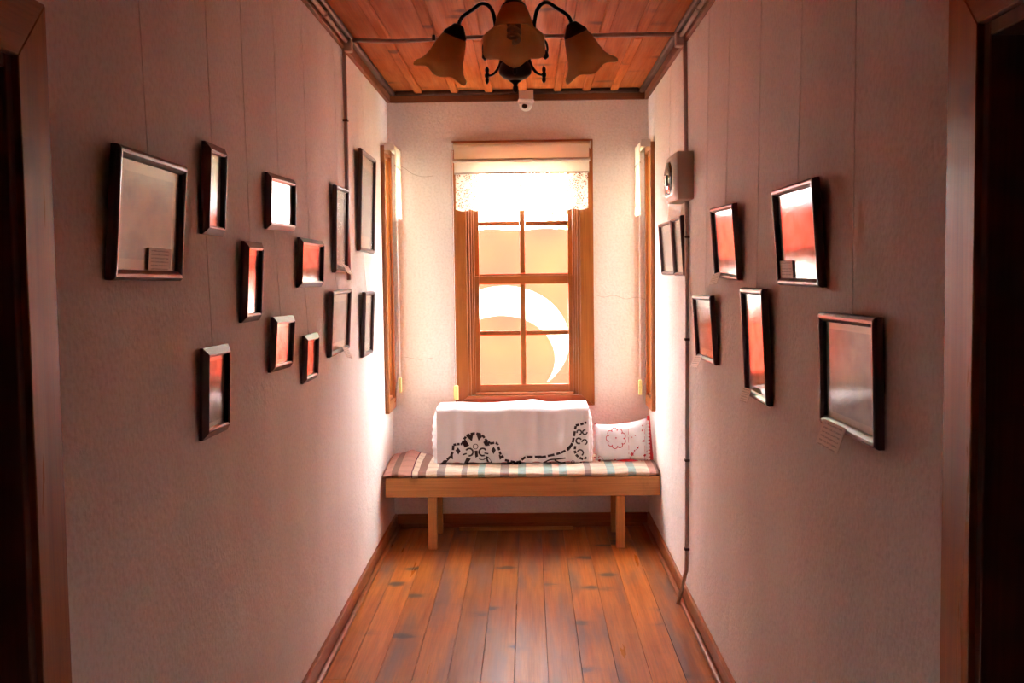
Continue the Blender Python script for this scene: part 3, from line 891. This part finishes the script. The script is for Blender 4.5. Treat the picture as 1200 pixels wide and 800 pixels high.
# ------------------------------------------------------------------ roller blinds
def blind(kind, label, n):
    root = empty('roller_blind', (0, 0, 0), label, 'blind', 'roller blinds of the bay')
    if kind == 'end':
        P = lambda a, d, z: (a, YB - d, z)          # along, distance from the wall, height
        A0, A1, d, zt = -.478, .402, .062, 2.508
    else:
        sx, sg = (XL, 1) if kind == 'left' else (XR, -1)
        P = lambda a, d, z: (sx + sg * d, a, z)
        A0, A1, d, zt = WS[0] - .045, WS[1] + .03, .070, 2.475
    def bxp(a0, a1, d0, d1, z0, z1, bev=0):
        p, q = P(a0, d0, z0), P(a1, d1, z1)
        lo = [min(p[i], q[i]) for i in range(3)]; hi = [max(p[i], q[i]) for i in range(3)]
        return BX(lo[0], hi[0], lo[1], hi[1], lo[2], hi[2], bev=bev)
    obj('roller_tube', tube(bmesh.new(), [P(A0, d, zt), P(A1, d, zt)], .021, 16), M['blind'], root, smooth=False)
    for a0, a1 in ((A0 - .012, A0 - .0005), (A1 + .0005, A1 + .012)):
        obj('bracket', bxp(a0, a1, .0265, d + .018, zt - .020, zt + .022, .002), M['white_plastic'], root)
    def sheet(z_hi, z_lo, dd, wav, amp, nx=70, nz=20, inset=.004):
        def f(u, v):
            a = A0 + inset + (A1 - A0 - 2 * inset) * u
            z = z_hi + (z_lo - z_hi) * v
            if wav and v > .0: z -= v ** 6 * .012 * abs(math.sin(u * wav * math.pi))
            return P(a, dd + amp * math.sin(u * 47) * v, z)
        return grid(bmesh.new(), f, nx, nz)
    zh = 2.33 if kind == 'end' else 2.36
    obj('fabric', sheet(zt, zh, d + .020, 0, 0), M['blind'], root, smooth=True)
    if kind == 'end':
        obj('hem_bar', tube(bmesh.new(), [P(A0 - .002, d + .026, 2.412), P(A1 + .002, d + .026, 2.412)], .013, 12), M['blind_bar'], root)
    obj('hem_tape', bxp(A0 + .003, A1 - .003, d + .0175, d + .0225, zh - .005, zh + .006, .001), M['blind_bar'], root)
    zl = 2.10 if kind == 'end' else 2.05
    obj('lace_trim', sheet(zh - .005, zl, d + .020, 9 if kind == 'end' else 4, .006, inset=.012), M['lace'], root, smooth=True)
    # pull chain and its weight
    ca = A0 - .006 if kind == 'end' else A0 + .03
    cd = d + .024
    zb = {'end': .905, 'left': .985, 'right': .955}[kind]
    obj('pull_chain', tube(bmesh.new(), [P(ca, cd, zt - .015), P(ca, cd, zb + .05)], .0016, 6), M['string'], root)
    obj('chain_weight', bxp(ca - .016, ca + .016, cd - .010, cd + .010, zb - .045, zb + .05, .004), M['yellow'], root)
    return root
blind('end', 'cream roller blind with lace hem half raised over the flag window', 0)
blind('left', 'cream roller blind with lace hem on the narrow window above the plaid pad corner', 1)
blind('right', 'cream roller blind with lace hem on the narrow window above the cushion', 2)

# ------------------------------------------------------------------ pictures
FT = .022
def rail_mesh(L, mw, style):
    """mitred rail along local u from 0..L, s = distance inwards from the outer edge, w = out of the wall"""
    if style == 'round':
        prof = [(0, 0), (0, .013), (mw * .12, .0185), (mw * .35, .022), (mw * .62, .0215), (mw * .85, .017), (mw, .0135), (mw, .0)]
    else:
        prof = [(0, 0), (0, .009), (mw * .10, .0105), (mw * .74, .022), (mw * .84, .022), (mw * .88, .019), (mw, .018), (mw, .0)]
    bm = bmesh.new()
    A = [bm.verts.new((s, s, wv)) for s, wv in prof]; B = [bm.verts.new((L - s, s, wv)) for s, wv in prof]
    fs = [bm.faces.new(A), bm.faces.new(B[::-1])]
    n = len(prof)
    for i in range(n): fs.append(bm.faces.new((A[i], B[i], B[(i + 1) % n], A[(i + 1) % n])))
    bmesh.ops.recalc_face_normals(bm, faces=fs)
    return bm

def picture(side, y0, y1, zb, h, a, r, style, mw, pm, label, card=None, hang=2.797):
    u_ax, w_ax, xw = (Vector((0, 1, 0)), Vector((1, 0, 0)), XL) if side < 0 else (Vector((0, -1, 0)), Vector((-1, 0, 0)), XR)
    v_ax = Vector((0, 0, 1))
    W_ = abs(y1 - y0); ym = (y0 + y1) / 2
    B3 = Matrix((u_ax, v_ax, w_ax)).transposed().to_4x4()
    rr = r if side < 0 else -r
    M4 = Matrix.Translation(Vector((xw, ym, zb)) + w_ax * .004) @ B3 @ Matrix.Rotation(a, 4, 'X') @ Matrix.Translation((0, h / 2, 0)) @ Matrix.Rotation(rr, 4, 'Z') @ Matrix.Translation((0, -h / 2, 0))
    root = empty('picture_frame', label=label, cat='picture', group='framed pictures on the corridor walls', mat4=M4)
    def part(name, bm, mat, mat4=None, par=root):
        o = obj(name, bm, mat, par, world=False)
        if mat4 is not None: o.matrix_basis = mat4
        return o
    T = Matrix.Translation; RZ = lambda d: Matrix.Rotation(R(d), 4, 'Z')
    g = .0003
    part('frame_rail', rail_mesh(W_ - 2 * g, mw, style), M['frame'], T((-W_ / 2 + g, 0, 0)))
    part('frame_rail', rail_mesh(W_ - 2 * g, mw, style), M['frame'], T((W_ / 2 - g, h, 0)) @ RZ(180))
    part('frame_rail', rail_mesh(h - 2 * g, mw, style), M['frame'], T((W_ / 2, g, 0)) @ RZ(90))
    part('frame_rail', rail_mesh(h - 2 * g, mw, style), M['frame'], T((-W_ / 2, h - g, 0)) @ RZ(-90))
    i0, i1, j0, j1 = -W_ / 2 + mw + .0005, W_ / 2 - mw - .0005, mw + .0005, h - mw - .0005
    part('backing_board', BX(i0, i1, j0, j1, .002, .005), M['backing'])
    part('print', BX(i0, i1, j0, j1, .0052, .0062), PR[pm])
    part('glass_pane', BX(i0, i1, j0, j1, .0075, .0095), M['glass'])
    if card:
        cu, cv, cw_, ch, tilt, rot = card
        # caption card fixed to the glass or the lower rail
        part('caption_card', BX(-cw_ / 2, cw_ / 2, -ch, 0, 0, .0012), M['card'], T((cu * W_ / 2, cv + ch, .013 if cv > 0 else .0235)) @ RZ(rot) @ Matrix.Rotation(tilt, 4, 'X'))
    if hang:
        inv = M4.inverted()
        top = M4 @ Vector((0, h - .006, -.001)); hang_p = Vector((xw, top.y, 2.80)) + w_ax * .0245
        at_top = Vector((xw, top.y, hang)) + w_ax * .003
        bm = tube(bmesh.new(), [inv @ top, inv @ at_top], .0012, 5)
        part('hanging_string', bm, M['string'])
    return root
PIC = [
 (-1, 2.2654, 2.7197, 1.6783, .2921, .0766, -.0097, 'round', .024, 0, 'large sepia picture with a caption card inside it, beside the left door casing', (.30, .026, .15, .052, 0, 0)),
 (-1, 2.9351, 3.1298, 1.8025, .2561, .0522, -.0079, 'bevel', .026, 1, 'narrow dark-framed picture hung directly above another narrow one', None),
 (-1, 3.3064, 3.5238, 1.5394, .2567, .0584, -.0032, 'bevel', .026, 1, 'narrow dark-framed picture hung alone on its string, mirroring the bright window', None),
 (-1, 2.8741, 3.1194, 1.2338, .2545, .034, -.0135, 'bevel', .026, 3, 'narrow dark-framed picture hung lowest, straight below another narrow one', None, 1.800),
 (-1, 3.6561, 4.0768, 1.8507, .1949, .0383, .0198, 'bevel', .024, 0, 'small dark-framed picture hung above a small one, near the narrow solitary picture', None),
 (-1, 4.1325, 4.5963, 1.6374, .1965, .0508, -.0034, 'bevel', .024, 1, 'small dark-framed picture hung highest in its pair, between two small pictures and the conduit', None),
 (-1, 3.6543, 3.9679, 1.3471, .1936, .073, -.0214, 'bevel', .024, 1, 'small dark-framed picture tilted forward below a small picture, glass filled with red reflection', None, 1.848),
 (-1, 4.1757, 4.4367, 1.2555, .1918, .054, -.0009, 'bevel', .024, 1, 'smallest dark-framed picture hung lowest of the small ones', None, 1.635),
 (-1, 4.8944, 5.2355, 1.698, .4038, .0322, .0084, 'round', .018, 1, 'tall slim picture with a card at its foot, beside the left conduit', (.35, -.015, .16, .05, -.5, -5)),
 (-1, 4.7251, 5.217, 1.3196, .2976, .0585, .0106, 'round', .020, 2, 'picture with a drooping card hung just below the end of the left conduit', (.30, -.035, .17, .06, -.5, -8), 1.694),
 (-1, 5.6241, 6.1435, 1.8103, .5399, .0367, -.0109, 'round', .022, 2, 'tallest picture, hung high between the conduit and the narrow window', None),
 (-1, 5.6662, 6.0052, 1.2415, .3522, .0477, -.0034, 'round', .022, 2, 'slim picture hung low below the tallest one beside the narrow window', None, 1.808),
 (1, 5.5988, 6.1193, 1.6657, .2886, .0681, .0022, 'round', .018, 2, 'blue grey picture of the touching pair, on the narrow window side', None),
 (1, 5.250, 5.593, 1.6608, .2982, .0614, -.001, 'round', .018, 2, 'blue grey picture of the touching pair, on the conduit side under the meter box', None, 2.018),
 (1, 3.9015, 4.378, 1.6526, .2832, .0772, .0207, 'round', .020, 1, 'red mirroring picture with a tilted card at its lower corner, hung above a paler one', (-.66, -.030, .19, .05, -.45, 4)),
 (1, 4.3874, 4.8681, 1.2904, .2891, .0663, -.0134, 'round', .020, 2, 'pale picture with a drooping white card, hung low beside the right conduit', (-.64, -.042, .21, .058, -.45, 4)),
 (1, 3.415, 3.7678, 1.245, .38, .0494, .0006, 'round', .022, 1, 'tall narrow picture with a small card below, mirroring the bright window', (-.62, -.020, .14, .05, -.35, 3)),
 (1, 2.8074, 3.2758, 1.638, .2901, .073, .0039, 'round', .022, 1, 'picture with a small striped card in its lower corner, hung above the large dark one', (-.58, .022, .15, .052, 0, 0)),
 (1, 2.3438, 2.7969, 1.2807, .295, .020, -.0085, 'round', .024, 3, 'large dark group photograph with a caption card hanging from its lower rail', (-.32, -.045, .19, .066, -.35, 0)),
]
for q in PIC: picture(*q)

# ------------------------------------------------------------------ conduit
YC = 5.27
rc = .0105
def conduit(label): return empty('cable_conduit', (0, YC, ZC), label, 'conduit', 'cable conduits')
def run(con, pts, r=rc): return obj('pipe', tube(bmesh.new(), pts, r, 10), M['pvc'], con, smooth=True)
def clips(con, s, lst, vertical=True):
    for q in lst:
        if vertical:
            xa, xb = sorted(((XL, XR)[s > 0] - s * .001, (XL, XR)[s > 0] - s * .026))
            obj('clip', BX(xa, xb, YC - .017, YC + .017, q - .006, q + .006, bev=.002), M['cove'], con)
        else:
            xa, xb = sorted(((XL, XR)[s > 0] - s * .0225, (XL, XR)[s > 0] - s * .048))
            obj('clip', BX(xa, xb, q - .008, q + .008, 2.809, 2.835, bev=.002), M['pvc'], con)
zc_ = ZC - .034
c = conduit('pale cable conduit crossing the wooden ceiling from wall to wall')
run(c, spline([(XL + .064, YC, zc_ - .004), (-.62, YC, zc_ - .012), (-.3, YC, zc_ - .001), (0, YC, zc_), (XR - .064, YC, zc_)], 5))
for x in (-.45, .3):
    obj('clip', BX(x - .008, x + .008, YC - .013, YC + .013, zc_ - .013, ZC - .0205, bev=.002), M['iron'], c)
for s_, nm, wx in ((-1, 'left', XL), (1, 'right', XR)):
    c = conduit('pale cable conduit clipped along the cornice of the %s wall' % ('twelve-picture' if s_ < 0 else 'seven-picture'))
    run(c, [(wx - s_ * .035, Y0 + .02, 2.822), (wx - s_ * .035, YC - .030, 2.822)])
    clips(c, s_, (1.5, 3.3, 4.7), False)
    c = conduit('pale cable conduit dropping from the ceiling to the picture with a drooping card' if s_ < 0 else 'pale cable conduit running past the meter box down to the floor')
    xa, xb = sorted((wx - s_ * .023, wx - s_ * .061))
    obj('elbow_box', BX(xa, xb, YC - .028, YC + .028, 2.775, 2.838, bev=.004), M['pvc'], c)
    if s_ < 0:
        run(c, [(XL + .013, YC + .04, 2.798), (XL + .013, YC + .045, 2.3), (XL + .013, YC + .04, 1.66)])
        for z in (2.45, 1.70):
            obj('clip', BX(XL + .001, XL + .026, YC + .025, YC + .058, z - .006, z + .006, bev=.002), M['cove'], c)
    else:
        run(c, [(XR - .013, YC, 2.798), (XR - .013, YC - .03, 2.254)])
        run(c, spline([(XR - .013, YC - .05, 2.022), (XR - .013, YC - .055, 1.2), (XR - .013, YC - .03, .3), (XR - .020, YC - .01, .16), (XR - .050, YC + .03, .003)], 5))
        for z, dy in ((1.85, -.05), (1.35, -.053), (.75, -.045), (.30, -.03)):
            obj('clip', BX(XR - .026, XR - .001, YC + dy - .017, YC + dy + .017, z - .006, z + .006, bev=.002), M['cove'], c)

# ------------------------------------------------------------------ meter box on the right wall
mb = empty('meter_box', (XR, 5.27, 2.02), 'beige wall box with a bulging dark window, mounted on the right conduit', 'meter')
xf = XR - .078
obj('body', BX(xf, XR - .0005, 5.083, 5.45, 2.024, 2.252, bev=.004), M['box_plastic'], mb)
bm = bmesh.new()
# face plate with an arched lip
def lip(u, v):
    a = u * 2 * math.pi
    s = 1 + .0 * v
    return (xf - .002 - .016 * math.sin(v * math.pi / 2) * 1.0, 5.267 + (.176 - .05 * v) * max(-1, min(1, 1.25 * math.cos(a))), 2.138 + (.112 - .03 * v) * max(-1, min(1, 1.25 * math.sin(a))))
grid(bm, lip, 32, 6, close_u=True)
obj('face_plate', bm, M['white_plastic'], mb, smooth=True)
bm = bmesh.new()
def dome(u, v):
    a = u * 2 * math.pi; rr_ = math.cos(v * math.pi / 2)
    return (xf - .016 - .020 * math.sin(v * math.pi / 2), 5.267 + .128 * rr_ * math.cos(a), 2.138 + .080 * rr_ * math.sin(a))
grid(bm, dome, 28, 8, close_u=True)
obj('window_dome', bm, M['dark_lens'], mb, smooth=True)
obj('label_plate', BX(xf - .0385, xf - .0355, 5.20, 5.26, 2.095, 2.15, bev=.001), M['white_plastic'], mb)

# ------------------------------------------------------------------ security camera
cc_ = empty('security_camera', (-.008, 6.95, 2.87), 'white dome security camera fixed to the cornice above the window', 'camera')
p0, p1 = at('y', 6.93, 608, 102), at('y', 6.93, 625, 119)
xc = (p0.x + p1.x) / 2
obj('mount', BX(xc - .047, xc + .047, 6.895, 6.977, 2.800, 2.856, bev=.004), M['white_plastic'], cc_)
T = Matrix.Translation((xc - .002, 6.93, 0))
obj('collar', lathe(bmesh.new(), [(.050, 2.799), (.052, 2.790), (.050, 2.778), (.044, 2.774)], 28, T), M['white_plastic'], cc_, smooth=False)
bm = lathe(bmesh.new(), [(.043, 2.7735), (.042, 2.760), (.037, 2.745), (.027, 2.733), (.014, 2.727), (.003, 2.7255)], 28, T)
obj('dome', bm, M['white_plastic'], cc_, smooth=True)
lm = Matrix.Translation((xc - .010, 6.889, 2.752)) @ Matrix.Rotation(R(72), 4, 'X')
obj('lens', lathe(bmesh.new(), [(.017, -.006), (.018, .0), (.015, .004), (.008, .006)], 20, lm), M['dark_lens'], cc_, smooth=True)

# ------------------------------------------------------------------ chandelier
YCH = 3.1
ctr = at('y', YCH, 604, 100)
CXH = ctr.x
zpx = lambda py: at('y', YCH, 604, py).z
ch = empty('chandelier', (CXH, YCH, ZC), 'black iron chandelier with three amber tulip glass shades', 'chandelier')
T = Matrix.Translation((CXH, YCH, 0))
zf = zpx(108)
zu = zpx(84)
obj('finial', lathe(bmesh.new(), [(.002, zf - .002), (.007, zf + .003), (.008, zf + .014), (.005, zf + .020), (.010, zf + .026), (.018, zf + .032)], 16, T), M['iron'], ch, smooth=True)
obj('urn_body', lathe(bmesh.new(), [(.016, zf + .0325), (.034, zf + .040), (.046, zu - .006), (.0475, zu + .006), (.042, zu + .022), (.028, zu + .034), (.020, zu + .040)], 28, T), M['iron'], ch, smooth=True)
obj('stem', lathe(bmesh.new(), [(.018, zu + .0405), (.013, zu + .05), (.012, zu + .10), (.020, zu + .115), (.020, zu + .125), (.011, zu + .14), (.010, zu + .30), (.016, zu + .31), (.008, zu + .33), (.006, ZC - .05)], 20, T), M['iron'], ch, smooth=True)
obj('ceiling_rose', lathe(bmesh.new(), [(.015, ZC - .06), (.045, ZC - .041), (.055, ZC - .026), (.055, ZC - .0205)], 28, T), M['iron'], ch, smooth=True)
RN = .198                                            # radius of the lamp necks
zn = at('y', YCH + .1, 683, 30).z                    # height of the neck tops
zt_ = at('y', YCH + .06, 645, 4).z                   # top of the arm arches
SP = [(.022, -.018), (.034, -.026), (.042, -.045), (.048, -.068), (.053, -.090), (.060, -.110), (.071, -.128), (.086, -.142)]
for k, azd in enumerate((-90, 28, 152)):
    az = R(azd)
    d = Vector((math.cos(az), math.sin(az), 0))
    C0 = Vector((CXH, YCH, 0))
    P = lambda r, z: C0 + d * r + Vector((0, 0, z))
    tilt = R(27)
    arm = obj('arm', tube(bmesh.new(), spline([P(.012, zu + .06), P(.040, zu + .052), P(.060, zu + .085), P(.062, zu + .13), P(.075, zt_ - .022), P(.105, zt_), P(.142, zt_ - .014), P(RN - .020, zn + .024), P(RN - .006, zn - .004)], 6), .0058, 10), M['iron'], ch, smooth=True)
    # scrolls and leaf buds on the arm
    bm = bmesh.new()
    tube(bm, spline([P(.060, zu + .082), P(.085, zu + .100), P(.103, zu + .090), P(.106, zu + .066), P(.094, zu + .052), P(.084, zu + .062), P(.090, zu + .074)], 5), .0034, 8)
    tube(bm, spline([P(.040, zu + .052), P(.052, zu + .022), P(.070, zu + .002), P(.088, zu - .004)], 5), [.0055 - .0025 * i / 15 for i in range(16)], 8)
    sc_p = P(.090, zu - .002)
    for dz, s in ((-.014, .006), (0, .0075), (.015, .006)):
        lathe(bm, [(.001, -.011), (s, -.004), (s, .004), (.001, .011)], 10, Matrix.Translation(sc_p + Vector((0, 0, dz)) + d * .004))
    lathe(bm, [(.002, -.016), (.010, -.008), (.008, .004), (.002, .012)], 10, Matrix.Translation(P(.100, zu + .058)))
    obj('scroll', bm, M['iron'], arm, smooth=True)
    MT = Matrix.Translation(P(RN - .008, zn)) @ Matrix.Rotation(az, 4, 'Z') @ Matrix.Rotation(-tilt, 4, 'Y')
    obj('lamp_cup', lathe(bmesh.new(), [(.006, .008), (.016, .004), (.026, -.010), (.036, -.024), (.0365, -.030)], 20, MT), M['iron'], arm, smooth=True)
    # shade: outer and inner skin
    prof = SP + [(.0845, -.1432)] + [(r - .0025, z - .001) for r, z in SP[::-1][1:]]
    def rim(r, z, a, i):
        n = len(SP) - 1
        j = i if i <= n else (n if i == n + 1 else 2 * n + 1 - i)
        f = max(0, (j / n - .5) / .5)
        return r * (1 + .055 * f * math.cos(6 * a)), z - .006 * f * math.cos(6 * a)
    obj('lamp_shade', lathe(bmesh.new(), prof, 48, MT, rim, cap=False), M['shade'], ch, smooth=True)
    bm = bmesh.new()
    lathe(bm, [(.014, -.020), (.016, -.030), (.016, -.055), (.012, -.060)], 16, MT)
    bulb = obj('bulb', bm, M['white_plastic'], ch, smooth=True)
    hel = []
    for i in range(61):
        a = i / 60 * 2 * math.pi * 3.5
        hel.append(MT @ Vector((.0145 * math.cos(a), .0145 * math.sin(a), -.062 - .066 * i / 60)))
    hel.append(MT @ Vector((0, 0, -.132)))
    obj('bulb_spiral', tube(bmesh.new(), hel, .0052, 8), M['cfl'], bulb, smooth=True)
